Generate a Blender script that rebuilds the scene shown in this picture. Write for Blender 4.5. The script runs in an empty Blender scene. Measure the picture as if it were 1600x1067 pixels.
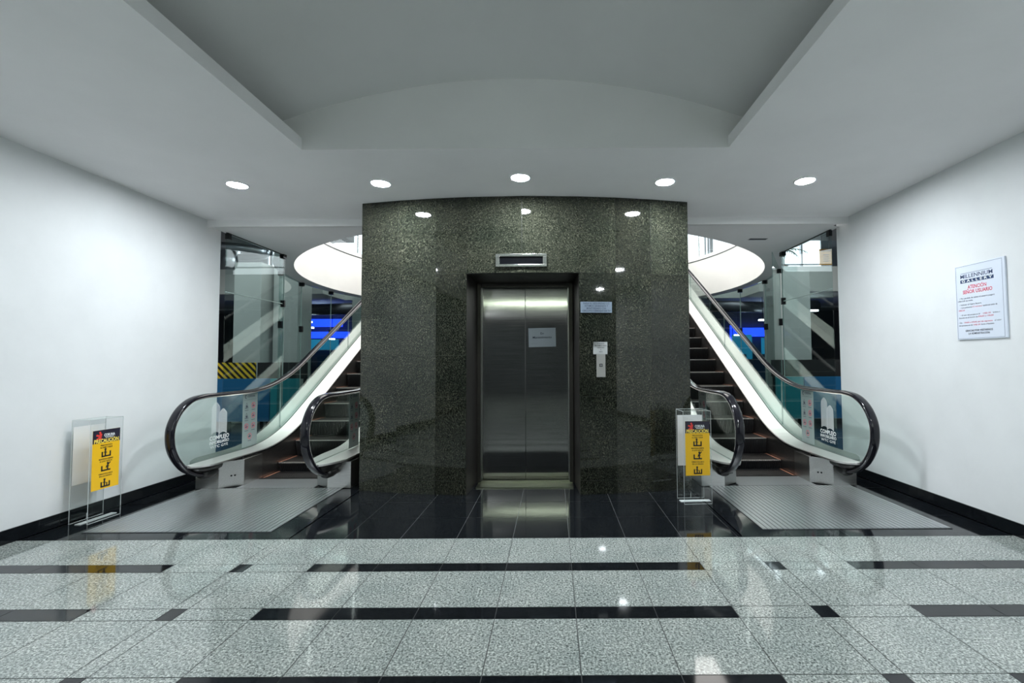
import bpy, math, random
from mathutils import Vector, Matrix
random.seed(7)
SC = bpy.context.scene
COL = SC.collection
PI = math.pi

# ------------------------------------------------------------------ camera
F_PX = 711.0
pitch = math.atan(29 / 711.0); roll = 0.0052
fw = Vector((0, math.cos(pitch), math.sin(pitch)))
up0 = Vector((0, -math.sin(pitch), math.cos(pitch)))
r0 = Vector((1, 0, 0))
rt = r0 * math.cos(roll) - up0 * math.sin(roll)
up = up0 * math.cos(roll) + r0 * math.sin(roll)
cam_d = bpy.data.cameras.new('camera')
cam = bpy.data.objects.new('camera', cam_d)
COL.objects.link(cam)
M3 = Matrix((rt, up, -fw)).transposed()
cam.matrix_world = Matrix.Translation((0.293, 0, 1.35)) @ M3.to_4x4()
cam_d.sensor_width = 36; cam_d.lens = F_PX / 1600 * 36
cam_d.shift_x = -64 / 1600; cam_d.shift_y = 0
cam_d.clip_start = 0.05; cam_d.clip_end = 200
SC.camera = cam

# ------------------------------------------------------------------ world, exposure, large lights
W = bpy.data.worlds.new('world'); SC.world = W; W.use_nodes = True
bg = W.node_tree.nodes['Background']
bg.inputs[0].default_value = (0.86, 0.93, 1.0, 1); bg.inputs[1].default_value = 2.2
SC.view_settings.view_transform = 'Standard'; SC.view_settings.look = 'None'
SC.view_settings.gamma = 1; SC.view_settings.use_curve_mapping = False
SC.view_settings.exposure = 0.0
SC.cycles.use_denoising = True
SC.cycles.max_bounces = 10; SC.cycles.diffuse_bounces = 5; SC.cycles.glossy_bounces = 6
SC.cycles.transparent_max_bounces = 24; SC.cycles.sample_clamp_indirect = 6.0

def area(name, loc, rot, sx, sy, power, color=(1, 1, 1)):
    d = bpy.data.lights.new(name, 'AREA'); d.shape = 'RECTANGLE'
    d.size = sx; d.size_y = sy; d.energy = power; d.color = color
    o = bpy.data.objects.new(name, d); COL.objects.link(o)
    o.location = loc; o.rotation_euler = rot
    return o
# daylight through the upper-floor window wall (faces the stair well), plus added overhead fill for the well and the hall sides
area('upper_window_daylight', (0, 14.6, 4.85), (math.radians(-90), 0, 0), 22, 1.5, 330, (0.95, 0.97, 1.0))
for s in (-1, 1):
    area('side_fill_lamp', (s * 7.5, 7.3, 6.55), (0, 0, 0), 5, 3.4, 300, (.92, 1.0, .98))  # unseen lamps added to brighten the columns beyond the side glass
area('well_fill_lamp', (0, 9.4, 6.55), (0, 0, 0), 9, 6.0, 800, (1.0, 0.97, 0.93))  # lamp added under the closed ceiling to brighten the round wall and escalators
LED = 540.0            # radiance of the ceiling downlights
LED_COL = (0.90, 0.96, 1.0)

# ------------------------------------------------------------------ materials
def mat(name, col=(.5, .5, .5), rough=.5, metal=0., spec=.5, emit=None, estr=0., coat=0.):
    m = bpy.data.materials.new(name); m.use_nodes = True
    b = m.node_tree.nodes['Principled BSDF']
    b.inputs['Base Color'].default_value = (*col, 1)
    b.inputs['Roughness'].default_value = rough
    b.inputs['Metallic'].default_value = metal
    b.inputs['Specular IOR Level'].default_value = spec
    b.inputs['Coat Weight'].default_value = coat
    if emit:
        b.inputs['Emission Color'].default_value = (*emit, 1)
        b.inputs['Emission Strength'].default_value = estr
    return m
def nt(m): return m.node_tree, m.node_tree.nodes, m.node_tree.links, m.node_tree.nodes['Principled BSDF']
def coords(n, l, scale=(1, 1, 1), rot=(0, 0, 0)):
    g = n.new('ShaderNodeNewGeometry'); mp = n.new('ShaderNodeMapping')
    mp.inputs['Scale'].default_value = scale; mp.inputs['Rotation'].default_value = rot
    l.new(g.outputs['Position'], mp.inputs['Vector'])
    return mp.outputs['Vector']
def ramp(n, l, src, stops):
    r = n.new('ShaderNodeValToRGB')
    while len(r.color_ramp.elements) < len(stops): r.color_ramp.elements.new(.5)
    for e, (p, c) in zip(r.color_ramp.elements, stops):
        e.position = p; e.color = (*c, 1)
    l.new(src, r.inputs[0]); return r.outputs[0]
def noise(n, l, vec, scale, detail=4, rough=.6, dist=0):
    t = n.new('ShaderNodeTexNoise'); t.inputs['Scale'].default_value = scale
    t.inputs['Detail'].default_value = detail; t.inputs['Roughness'].default_value = rough
    t.inputs['Distortion'].default_value = dist
    l.new(vec, t.inputs['Vector']); return t.outputs['Fac']
def mixc(n, l, fac, a, b, mode='MIX'):
    x = n.new('ShaderNodeMix'); x.data_type = 'RGBA'; x.blend_type = mode
    for sock, v in ((x.inputs[0], fac), (x.inputs[6], a), (x.inputs[7], b)):
        if hasattr(v, 'links') or hasattr(v, 'is_linked'): l.new(v, sock)
        elif isinstance(v, tuple): sock.default_value = (*v, 1)
        else: sock.default_value = v
    return x.outputs[2]

def paint(name, col, rough=.55, dirt=.0, spec=.3):
    m = mat(name, col, rough, spec=spec); t, n, l, b = nt(m)
    v = coords(n, l)
    f = noise(n, l, v, 1.3, 5, .6)
    dark = tuple(c * (1 - .05 - dirt) for c in col)
    c = ramp(n, l, f, [(.3, dark), (.62, col)])
    l.new(c, b.inputs['Base Color'])
    bp = n.new('ShaderNodeBump'); bp.inputs['Strength'].default_value = .05; bp.inputs['Distance'].default_value = .01
    l.new(noise(n, l, v, 60, 3), bp.inputs['Height']); l.new(bp.outputs[0], b.inputs['Normal'])
    return m
WALL = paint('white_wall_paint', (.755, .775, .785), dirt=.03)
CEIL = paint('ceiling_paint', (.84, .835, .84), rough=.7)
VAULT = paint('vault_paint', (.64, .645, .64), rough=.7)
RINGM = paint('stairwell_plaster', (.86, .85, .83), rough=.6)
PLASTER = paint('grey_plaster', (.42, .45, .44), rough=.6)
DARKPL = paint('dark_plaster', (.085, .095, .10), rough=.6)

def granite():
    m = mat('grey_granite', rough=.05, spec=.6); t, n, l, b = nt(m)
    v = coords(n, l)
    a = noise(n, l, v, 95, 5, .75, .4)
    c1 = ramp(n, l, a, [(.36, (.035, .04, .04)), (.46, (.19, .21, .205)), (.54, (.34, .365, .355)), (.64, (.62, .64, .62))])
    f2 = noise(n, l, v, 3.0, 3)
    c2 = ramp(n, l, f2, [(.35, (.86, .9, .88)), (.65, (1.05, 1.06, 1.03))])
    l.new(mixc(n, l, 1.0, c1, c2, 'MULTIPLY'), b.inputs['Base Color'])
    return m
GRAN = granite()
def blackstone():
    m = mat('black_polished_stone', rough=.06, spec=.42); t, n, l, b = nt(m)
    v = coords(n, l)
    c = ramp(n, l, noise(n, l, v, 40, 5, .8), [(.35, (.003, .004, .005)), (.7, (.012, .014, .017))])
    l.new(c, b.inputs['Base Color']); return m
BLACK = blackstone()
GROUT = mat('grout', (.05, .055, .055), .7)
GROUTL = mat('light_grout', (.22, .23, .23), .6)
def greenstone(name, rot, bright, scale=(1, 1, 4)):
    m = mat(name, rough=.035, spec=.5); t, n, l, b = nt(m)
    v = coords(n, l)
    # warp so that the flecks swirl
    nz = n.new('ShaderNodeTexNoise'); nz.inputs['Scale'].default_value = 1.1; nz.inputs['Detail'].default_value = 2
    l.new(v, nz.inputs['Vector'])
    mp0 = n.new('ShaderNodeVectorMath'); mp0.operation = 'MULTIPLY_ADD'
    mp0.inputs[1].default_value = (.55, .2, .55); l.new(nz.outputs['Color'], mp0.inputs[0]); l.new(v, mp0.inputs[2])
    mp = n.new('ShaderNodeMapping'); mp.vector_type = 'TEXTURE'
    mp.inputs['Rotation'].default_value = (0, rot, 0); mp.inputs['Scale'].default_value = (1, 1, 2.6)
    l.new(mp0.outputs[0], mp.inputs['Vector'])
    a = noise(n, l, mp.outputs[0], 170, 5, .72)
    k = bright
    c = ramp(n, l, a, [(.38, (.002 * k, .003 * k, .0025 * k)), (.50, (.015 * k, .0175 * k, .013 * k)),
                       (.60, (.060 * k, .063 * k, .050 * k)), (.70, (.16 * k, .162 * k, .132 * k))])
    g = noise(n, l, v, 2.2, 3)
    c2 = ramp(n, l, g, [(.3, (.6, .66, .6)), (.7, (1.25, 1.2, 1.1))])
    l.new(mixc(n, l, 1.0, c, c2, 'MULTIPLY'), b.inputs['Base Color'])
    return m
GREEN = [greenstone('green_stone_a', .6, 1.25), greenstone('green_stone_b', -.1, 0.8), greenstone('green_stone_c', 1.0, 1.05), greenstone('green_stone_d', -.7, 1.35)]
JOINT = mat('dark_joint', (.01, .012, .01), .5)

def brushed(name, col, rough, aniso=.0, stretch=(1, 1, 60), amt=.12):
    m = mat(name, col, rough, 1.0); t, n, l, b = nt(m)
    v = coords(n, l, stretch)
    f = noise(n, l, v, 6, 4, .7)
    d = tuple(c * (1 - amt * 2) for c in col)
    l.new(ramp(n, l, f, [(.3, d), (.7, col)]), b.inputs['Base Color'])
    mr = n.new('ShaderNodeMapRange'); mr.inputs['To Min'].default_value = rough * .75; mr.inputs['To Max'].default_value = rough * 1.3
    l.new(f, mr.inputs['Value']); l.new(mr.outputs[0], b.inputs['Roughness'])
    return m
STEEL = brushed('brushed_steel', (.62, .62, .60), .30, stretch=(1, 30, 30))
DOORST = brushed('brushed_door_steel', (.34, .335, .325), .14, stretch=(.4, 1, 14), amt=.16)
t_, n_, l_, b_ = nt(DOORST)
b_.inputs['Anisotropic'].default_value = 1.0
tg = n_.new('ShaderNodeCombineXYZ'); tg.inputs[0].default_value = 1.0; l_.new(tg.outputs[0], b_.inputs['Tangent'])       # brushed vertically: highlights spread sideways
BRONZE = mat('dark_bronze_metal', (.045, .042, .038), .38, .7)
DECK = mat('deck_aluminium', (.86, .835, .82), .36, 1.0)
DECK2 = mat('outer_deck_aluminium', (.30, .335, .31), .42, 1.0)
SKIRT = brushed('skirt_steel', (.46, .44, .43), .34, stretch=(1, 3, 60), amt=.2)
PLATE = mat('landing_plate_metal', (.72, .74, .76), .30, 1.0)
PLATEG = mat('landing_plate_groove', (.06, .065, .07), .5, .6)
TREAD = mat('step_metal', (.060, .055, .052), .45, .7)
NOSE = mat('step_nosing', (.62, .58, .54), .45, .7)
RISER = mat('step_riser_black', (.012, .012, .013), .35, .3)
ORANGE = mat('worn_orange_edge', (.34, .15, .09), .55)
RUBBER = mat('black_handrail_rubber', (.008, .008, .012), .13, spec=.4)
BOOT = mat('black_plastic', (.01, .01, .01), .35)
BLACKM = mat('black_metal', (.015, .015, .017), .35, .5)
SILVER = mat('polished_aluminium', (.85, .85, .85), .16, 1.0)
WHITEP = mat('white_plastic', (.80, .82, .84), .4)
PAPER = mat('paper', (.40, .45, .50), .7)
PAPERG = mat('grey_white_paper', (.36, .375, .375), .7)
PAPERW = mat('white_paper', (.82, .84, .86), .6)
SIGNW = mat('sign_white', (.70, .76, .86), .35)
SIGNB = mat('sign_blue_grey', (.15, .195, .25), .45)
INK = mat('ink_dark', (.03, .04, .07), .6)
INKB = mat('ink_black', (.008, .008, .01), .6)
INKN = mat('ink_navy', (.02, .05, .14), .5)
INKR = mat('ink_red', (.72, .04, .10), .5)
YEL = mat('poster_yellow', (.86, .50, .01), .45)
NAVY = mat('poster_navy', (.018, .016, .034), .45)
RED = mat('logo_red', (.75, .05, .04), .45)
FILM = mat('frosted_film', (.26, .34, .33), .5)
DECALW = mat('white_decal', (.85, .90, .90), .4)
SCREEN = mat('dark_screen', (.002, .0025, .004), .35, spec=.15)
LEDM = mat('led_diffuser', (1, 1, 1), .4, emit=LED_COL, estr=LED)
BLUEH = mat('blue_hoarding', (.012, .13, .30), .45)
TEAL = mat('teal_hoarding', (.02, .25, .30), .45)
BLACKF = mat('black_fabric', (.012, .012, .013), .8)
NEONB = mat('blue_neon', (0, .02, .3), .4, emit=(.01, .05, 1.0), estr=3.0)
LITW = mat('white_lamp', (1, 1, 1), .4, emit=(.85, .95, 1), estr=9.0)
CYANP = mat('lit_cyan_panel', (.02, .2, .3), .4, emit=(.02, .30, .55), estr=.55)
LEAF = mat('palm_leaf', (.03, .12, .04), .5)
TERRA = mat('brown_pot', (.15, .08, .05), .6)
ORG = mat('orange_sign', (.85, .42, .06), .5)
YSIGN = mat('pale_yellow_sign', (.80, .60, .25), .5)

def hazard():
    m = mat('hazard_stripes', rough=.5); t, n, l, b = nt(m)
    w = n.new('ShaderNodeTexWave'); w.inputs['Scale'].default_value = 4.6; w.bands_direction = 'DIAGONAL'
    v = coords(n, l); l.new(v, w.inputs['Vector'])
    r = n.new('ShaderNodeValToRGB'); r.color_ramp.interpolation = 'CONSTANT'
    r.color_ramp.elements[0].color = (.012, .012, .012, 1); r.color_ramp.elements[1].position = .5
    r.color_ramp.elements[1].color = (.75, .52, .03, 1)
    l.new(w.outputs['Fac'], r.inputs[0]); l.new(r.outputs[0], b.inputs['Base Color']); return m
HAZ = hazard()

def glass(name, tint, k=1.0, base=0.0):
    """thin architectural glass: clear tinted sheet plus fresnel reflection"""
    m = bpy.data.materials.new(name); m.use_nodes = True
    t = m.node_tree; n = t.nodes; l = t.links
    n.remove(n['Principled BSDF'])
    tr = n.new('ShaderNodeBsdfTransparent'); tr.inputs[0].default_value = (*tint, 1)
    gl = n.new('ShaderNodeBsdfGlossy'); gl.inputs['Roughness'].default_value = 0.0; gl.inputs[0].default_value = (.95, 1, .98, 1)
    lw = n.new('ShaderNodeLayerWeight'); lw.inputs['Blend'].default_value = .5          # facing = 1 - cos
    pw = n.new('ShaderNodeMath'); pw.operation = 'POWER'; pw.inputs[1].default_value = 5; l.new(lw.outputs['Facing'], pw.inputs[0])
    ma = n.new('ShaderNodeMath'); ma.operation = 'MULTIPLY_ADD'; ma.use_clamp = True
    ma.inputs[1].default_value = .96 * k; ma.inputs[2].default_value = .042 * k + base; l.new(pw.outputs[0], ma.inputs[0])
    mx = n.new('ShaderNodeMixShader'); l.new(ma.outputs[0], mx.inputs[0])
    l.new(tr.outputs[0], mx.inputs[1]); l.new(gl.outputs[0], mx.inputs[2])
    l.new(mx.outputs[0], n['Material Output'].inputs['Surface'])
    return m
GLASS = glass('clear_greenish_glass', (.90, .955, .94), .9)
GLASSP = glass('partition_glass', (.82, .885, .885), .6)
GLASSE = mat('glass_edge', (.30, .40, .38), .25, spec=.7)
ACRYL = glass('clear_acrylic', (.955, .965, .965), .7, .004)
ACRE = mat('acrylic_edge', (.62, .66, .66), .25, spec=.7)

# ------------------------------------------------------------------ builders
ORI = {}
def origin(o):
    return ORI.get(o.name, Vector((0, 0, 0))) if o else Vector((0, 0, 0))
class MB:
    def __init__(s): s.v = []; s.f = []; s.m = []; s.sm = []
    def face(s, pts, mi=0, sm=False):
        b = len(s.v); s.v += [tuple(p) for p in pts]; s.f.append(tuple(range(b, b + len(pts)))); s.m.append(mi); s.sm.append(sm)
    def box(s, x0, x1, y0, y1, z0, z1, mi=0):
        if x0 > x1: x0, x1 = x1, x0
        if y0 > y1: y0, y1 = y1, y0
        b = len(s.v)
        s.v += [(x0, y0, z0), (x1, y0, z0), (x1, y1, z0), (x0, y1, z0), (x0, y0, z1), (x1, y0, z1), (x1, y1, z1), (x0, y1, z1)]
        for q in ((0, 3, 2, 1), (4, 5, 6, 7), (0, 1, 5, 4), (1, 2, 6, 5), (2, 3, 7, 6), (3, 0, 4, 7)):
            s.f.append(tuple(b + i for i in q)); s.m.append(mi); s.sm.append(False)
        return s
    def grid(s, rows, closed=False, mi=0, sm=True, cap=False):
        """rows: list of equal-length point loops"""
        b = len(s.v); k = len(rows[0])
        for r in rows: s.v += [tuple(p) for p in r]
        for i in range(len(rows) - 1):
            for j in range(k if closed else k - 1):
                j2 = (j + 1) % k
                s.f.append((b + i * k + j, b + i * k + j2, b + (i + 1) * k + j2, b + (i + 1) * k + j)); s.m.append(mi); s.sm.append(sm)
        if cap:
            s.f.append(tuple(b + j for j in reversed(range(k)))); s.m.append(mi); s.sm.append(False)
            e = b + (len(rows) - 1) * k
            s.f.append(tuple(e + j for j in range(k))); s.m.append(mi); s.sm.append(False)
        return s
    def prism(s, poly, axis, a, c, mi=0, sm=False, side=None):
        """poly 2-D list extruded on axis between a and c. axis x: poly=(y,z); y: (x,z); z: (x,y)"""
        def P(p, t):
            return {'x': (t, p[0], p[1]), 'y': (p[0], t, p[1]), 'z': (p[0], p[1], t)}[axis]
        b = len(s.v); k = len(poly)
        s.v += [P(p, a) for p in poly] + [P(p, c) for p in poly]
        s.f.append(tuple(b + j for j in range(k))); s.m.append(mi); s.sm.append(False)
        s.f.append(tuple(b + k + j for j in reversed(range(k)))); s.m.append(mi); s.sm.append(False)
        for j in range(k):
            j2 = (j + 1) % k
            s.f.append((b + j, b + k + j, b + k + j2, b + j2)); s.m.append(mi if side is None else side); s.sm.append(sm)
        return s
    def cyl(s, c, r, h, axis='z', seg=24, mi=0, r2=None):
        r2 = r if r2 is None else r2; rows = []
        for t, rr in ((0, r), (h, r2)):
            row = []
            for i in range(seg):
                a = 2 * PI * i / seg; u, v = rr * math.cos(a), rr * math.sin(a)
                row.append({'z': (c[0] + u, c[1] + v, c[2] + t), 'x': (c[0] + t, c[1] + u, c[2] + v), 'y': (c[0] + v, c[1] + t, c[2] + u)}[axis])
            rows.append(row)
        return s.grid(rows, closed=True, mi=mi, cap=True)
    def tube(s, path, r, seg=10, mi=0):
        rows = []; P = [Vector(p) for p in path]
        for i, p in enumerate(P):
            d = (P[min(i + 1, len(P) - 1)] - P[max(i - 1, 0)]).normalized()
            u = d.cross(Vector((0.3, 0.2, 1))).normalized(); w = d.cross(u)
            rr = r[i] if isinstance(r, (list, tuple)) else r
            rows.append([p + (u * math.cos(2 * PI * k / seg) + w * math.sin(2 * PI * k / seg)) * rr for k in range(seg)])
        return s.grid(rows, closed=True, mi=mi, cap=True)
    def build(s, name, mats, parent=None, bevel=0):
        og = origin(parent)
        me = bpy.data.meshes.new(name)
        me.from_pydata([tuple(Vector(p) - og) for p in s.v], [], s.f)
        if not isinstance(mats, (list, tuple)): mats = [mats]
        for m in mats: me.materials.append(m)
        for p, mi, sm in zip(me.polygons, s.m, s.sm):
            p.material_index = mi; p.use_smooth = sm
        me.update()
        import bmesh
        bm = bmesh.new(); bm.from_mesh(me); 
        if len(bm.faces) < 60000:
            bmesh.ops.recalc_face_normals(bm, faces=bm.faces)
        bm.to_mesh(me); bm.free()
        o = bpy.data.objects.new(name, me); COL.objects.link(o)
        if parent: o.parent = parent; ORI[o.name] = og
        if bevel:
            bv = o.modifiers.new('bevel', 'BEVEL'); bv.width = bevel; bv.segments = 2; bv.limit_method = 'ANGLE'
        return o
def split(mb, name, mats, parent, bevel=0):
    """each connected piece of the builder becomes an object of its own"""
    par = list(range(len(mb.v)))
    def find(i):
        while par[i] != i: par[i] = par[par[i]]; i = par[i]
        return i
    for fc in mb.f:
        for i in fc[1:]: par[find(i)] = find(fc[0])
    groups = {}
    for k, fc in enumerate(mb.f): groups.setdefault(find(fc[0]), []).append(k)
    out = []
    for ks in groups.values():
        m = MB(); mp = {}
        for k in ks:
            idx = []
            for i in mb.f[k]:
                if i not in mp: mp[i] = len(m.v); m.v.append(mb.v[i])
                idx.append(mp[i])
            m.f.append(tuple(idx)); m.m.append(mb.m[k]); m.sm.append(mb.sm[k])
        out.append(m.build(name, mats, parent, bevel))
    return out
def tag(o, label=None, cat=None, group=None, kind=None):
    if label: o['label'] = label
    if cat: o['category'] = cat
    if group: o['group'] = group
    if kind: o['kind'] = kind
    return o
def thing(name, loc, label, cat, group=None):
    o = bpy.data.objects.new(name, None); COL.objects.link(o); o.location = loc
    o.empty_display_size = .1
    ORI[o.name] = Vector(loc)
    return tag(o, label, cat, group)
def struct(o, label, cat='wall'):
    return tag(o, label, cat, kind='structure')

# flat drawing frame on a sign: origin, right axis, up axis, outward axis
class Frame:
    def __init__(s, o, r, u): s.o = Vector(o); s.r = Vector(r).normalized(); s.u = Vector(u).normalized(); s.n = s.r.cross(s.u)
    def p(s, a, b, w=0): return s.o + s.r * a + s.u * b + s.n * w
    def rect(s, mb, a0, b0, a1, b1, w=.001, mi=0): mb.face([s.p(a0, b0, w), s.p(a1, b0, w), s.p(a1, b1, w), s.p(a0, b1, w)], mi)
    def slab(s, mb, a0, b0, a1, b1, w0, w1, mi=0):
        b = len(mb.v)
        mb.v += [tuple(s.p(a, c, w)) for w in (w0, w1) for (a, c) in ((a0, b0), (a1, b0), (a1, b1), (a0, b1))]
        for q in ((0, 3, 2, 1), (4, 5, 6, 7), (0, 1, 5, 4), (1, 2, 6, 5), (2, 3, 7, 6), (3, 0, 4, 7)):
            mb.f.append(tuple(b + i for i in q)); mb.m.append(mi); mb.sm.append(False)
    def ring(s, mb, ca, cb, r0, r1, w=.0015, mi=0, seg=20, a0=0, a1=2 * PI):
        for i in range(seg):
            t, q = a0 + (a1 - a0) * i / seg, a0 + (a1 - a0) * (i + 1) / seg
            mb.face([s.p(ca + r * math.cos(x), cb + r * math.sin(x), w) for r, x in ((r0, t), (r1, t), (r1, q), (r0, q))], mi)
    def disc(s, mb, ca, cb, r, w=.0015, mi=0, seg=14):
        mb.face([s.p(ca + r * math.cos(2 * PI * i / seg), cb + r * math.sin(2 * PI * i / seg), w) for i in range(seg)], mi)
    def line(s, mb, a0, b0, a1, b1, t, w=.0016, mi=0):
        d = Vector((a1 - a0, b1 - b0)).normalized(); q = Vector((-d.y, d.x)) * t / 2
        mb.face([s.p(a0 + q.x, b0 + q.y, w), s.p(a0 - q.x, b0 - q.y, w), s.p(a1 - q.x, b1 - q.y, w), s.p(a1 + q.x, b1 + q.y, w)], mi)
    def text(s, mb, txt, a, b, size, w=.0018, mi=0, align='CENTER', bold=0., sx=1., width=None, rot=0.):
        cu = bpy.data.curves.new('t', 'FONT'); cu.body = txt; cu.size = size; cu.align_x = align; cu.align_y = 'CENTER'
        cu.offset = bold * size; cu.resolution_u = 2; cu.fill_mode = 'FRONT'
        ob = bpy.data.objects.new('t', cu); COL.objects.link(ob)
        dg = bpy.context.evaluated_depsgraph_get(); me = bpy.data.meshes.new_from_object(ob.evaluated_get(dg))
        if width and len(me.vertices):
            xs = [v.co.x for v in me.vertices]; sx = width / max(1e-6, max(xs) - min(xs))
        c, sn = math.cos(rot), math.sin(rot)
        base = len(mb.v)
        for v in me.vertices:
            x, y = v.co.x * sx, v.co.y
            mb.v.append(tuple(s.p(a + x * c - y * sn, b + x * sn + y * c, w)))
        for p in me.polygons:
            mb.f.append(tuple(base + i for i in p.vertices)); mb.m.append(mi); mb.sm.append(False)
        bpy.data.objects.remove(ob); bpy.data.curves.remove(cu); bpy.data.meshes.remove(me)

# ------------------------------------------------------------------ room shell
ZC, ZL = 3.03, 2.947          # lobby ceiling, lower ceiling beyond the beam
XW = 3.80                     # light edge lines in the floor
for s, nm in ((-1, 'left'), (1, 'right')):
    k = 50 if s < 0 else 52
    ln = MB().box(s * 1.722, s * 1.730, 3.52, 4.79, .0002, .0035).build(f'trim_{k}', mat('light_strip_' + nm, (.55, .57, .57), .35, .6))  # pale strip stands for the reflecting grout of a tile joint
    struct(ln, f'thin strip put in for a reflecting light grout joint by the {nm} landing plate', 'trim')
    ln = MB().box(s * (XW - .020), s * (XW - .0125), 3.52, 5.5, .0002, .004).build(f'trim_{k + 1}', bpy.data.materials['light_strip_' + nm])  # pale line painted in place of the highlight below the skirting
    struct(ln, f'thin pale strip painted as the highlight along the foot of the {nm} black skirting', 'trim')
# side walls
CX, CY, RH, RG = -0.10, 9.70, 4.48, 4.75     # round well: centre, hole radius, glass radius
YB = -7.0

# floor: polished granite tiles with black strips, black tiles beyond
mb = MB()
mb.box(-XW - .1, XW + .1, YB, 3.515, -.12, -.003, 2)
mb.box(-XW - .1, XW + .1, 3.515, 5.7, -.12, -.002, 3)
g = .0022
xin = [-.02 + .4275 * k for k in range(-3, 4)]
xs = [-3.9, -3.52, -3.09, -2.66, -2.235, -1.80, -1.71] + xin + [1.69, 1.79, 2.235, 2.66, 3.09, 3.52, 3.9]
def is_black(xm): return abs(xm) < 1.29 or 1.69 < abs(xm) < 1.80 or abs(xm) > 2.235
rows = [(3.09, 3.515, 'g')]
y = 3.09
while y > YB + .2:
    rows.append((y - .112, y, 's')); rows.append((y - .5425, y - .112, 'g')); y -= .5425
for (y0, y1, kind) in rows:
    y0 = max(y0, YB)
    for x0, x1 in zip(xs[:-1], xs[1:]):
        blk = kind == 's' and is_black((x0 + x1) / 2)
        mb.face([(x0 + g, y0 + g, 0), (x1 - g, y0 + g, 0), (x1 - g, y1 - g, 0), (x0 + g, y1 - g, 0)], 1 if blk else 0)
xb = [-.02 + .4275 * k for k in range(-9, 10)]
for y0, y1 in ((3.515, 3.97), (3.97, 4.40), (4.40, 4.83), (4.83, 5.26), (5.26, 5.69)):
    for x0, x1 in zip(xb[:-1], xb[1:]):
        g = .0014
        mb.face([(x0 + g, y0 + g, 0), (x1 - g, y0 + g, 0), (x1 - g, y1 - g, 0), (x0 + g, y1 - g, 0)], 1)
struct(mb.build('floor', [GRAN, BLACK, GROUT, GROUTL]), 'polished grey granite floor with black strips and a black tiled zone', 'floor')
DKFL = mat('dark_hall_floor', (.035, .04, .045), .15)
struct(MB().box(-14, 14, 5.69, 16, -.12, -.001).build('floor_hall', DKFL), 'dark polished floor of the hall behind the escalators', 'floor')

# light edge lines in the floor
for s, nm in ((-1, 'left'), (1, 'right')):
    k = 50 if s < 0 else 52
    ln = MB().box(s * 1.722, s * 1.730, 3.52, 4.79, .0002, .0035).build(f'trim_{k}', mat('light_strip_' + nm, (.55, .57, .57), .35, .6))  # strip put in where the light grout of a joint reflects
    struct(ln, f'thin strip put in for a reflecting light grout joint by the {nm} landing plate', 'trim')
    ln = MB().box(s * (XW - .020), s * (XW - .0125), 3.52, 5.5, .0002, .004).build(f'trim_{k + 1}', bpy.data.materials['light_strip_' + nm])  # highlight at the skirting foot, built as a pale strip
    struct(ln, f'thin pale strip painted as the highlight along the foot of the {nm} black skirting', 'trim')
# side walls
for s, nm in ((-1, 'left'), (1, 'right')):
    ye = -.8 if s < 0 else -2.0
    mb = MB().box(s * XW, s * (XW + .2), ye, 5.56, 0, ZC + .7)
    struct(mb.build('wall_' + nm, WALL), f'plain white painted wall on the {nm} side of the lobby', 'wall')
    bmb = MB().box(s * (XW - .012), s * XW, YB, 5.56, 0, .105)
    struct(bmb.build('baseboard_' + nm, BLACK), f'black stone skirting along the {nm} white wall', 'baseboard')
struct(MB().box(-XW - .2, XW + .2, YB - .2, YB, 0, 4).build('wall_back', DARKPL), 'dark wall behind the viewer', 'wall')
for s, nm in ((-1, 'rear_left'), (1, 'rear_right')):
    struct(MB().box(s * XW, s * (XW + .2), YB, -.8 if s < 0 else -2.0, 0, ZC + .7).build('wall_' + nm, DARKPL), 'dark cladding of the side wall behind the viewer', 'wall')

# ceiling: flat soffits at each side, recess with shallow barrel vault between
YR = 3.55; XR = 1.695
CH = .3
mb = MB()
for s in (-1, 1):
    mb.box(s * XR, s * (XW + .1), YB, YR, ZC, ZC + .095)
    # thin lip is the soffit edge itself; shadow gap ledge then the vault springs further out
mb.box(-XW - .1, XW + .1, YR, 5.33, ZC, ZC + .75)
mb.box(-XW - .1, XW + .1, YB, YB + .3, ZC, ZC + .75)
struct(mb.build('ceiling', CEIL), 'flat pale grey plaster ceiling around the vaulted recess', 'ceiling')
# vault
mb = MB(); N = 40; half = 2.03; zs, zt = 3.195, 3.60
pts = []
for i in range(N + 1):
    x = -half + 2 * half * i / N
    pts.append((x, zs + (zt - zs) * (1 - (x / half) ** 2)))
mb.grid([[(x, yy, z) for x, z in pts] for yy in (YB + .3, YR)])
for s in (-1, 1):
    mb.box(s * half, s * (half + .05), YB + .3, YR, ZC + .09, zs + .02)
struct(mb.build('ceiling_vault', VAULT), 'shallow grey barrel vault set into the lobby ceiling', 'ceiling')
# beam nosing between the lobby ceiling and the lower ceiling
struct(MB().box(-XW - .1, XW + .1, 5.33, 5.36, ZL, ZC + .7).build('trim_1', CEIL), 'low drop beam across the ceiling behind the lift block', 'beam')

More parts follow.
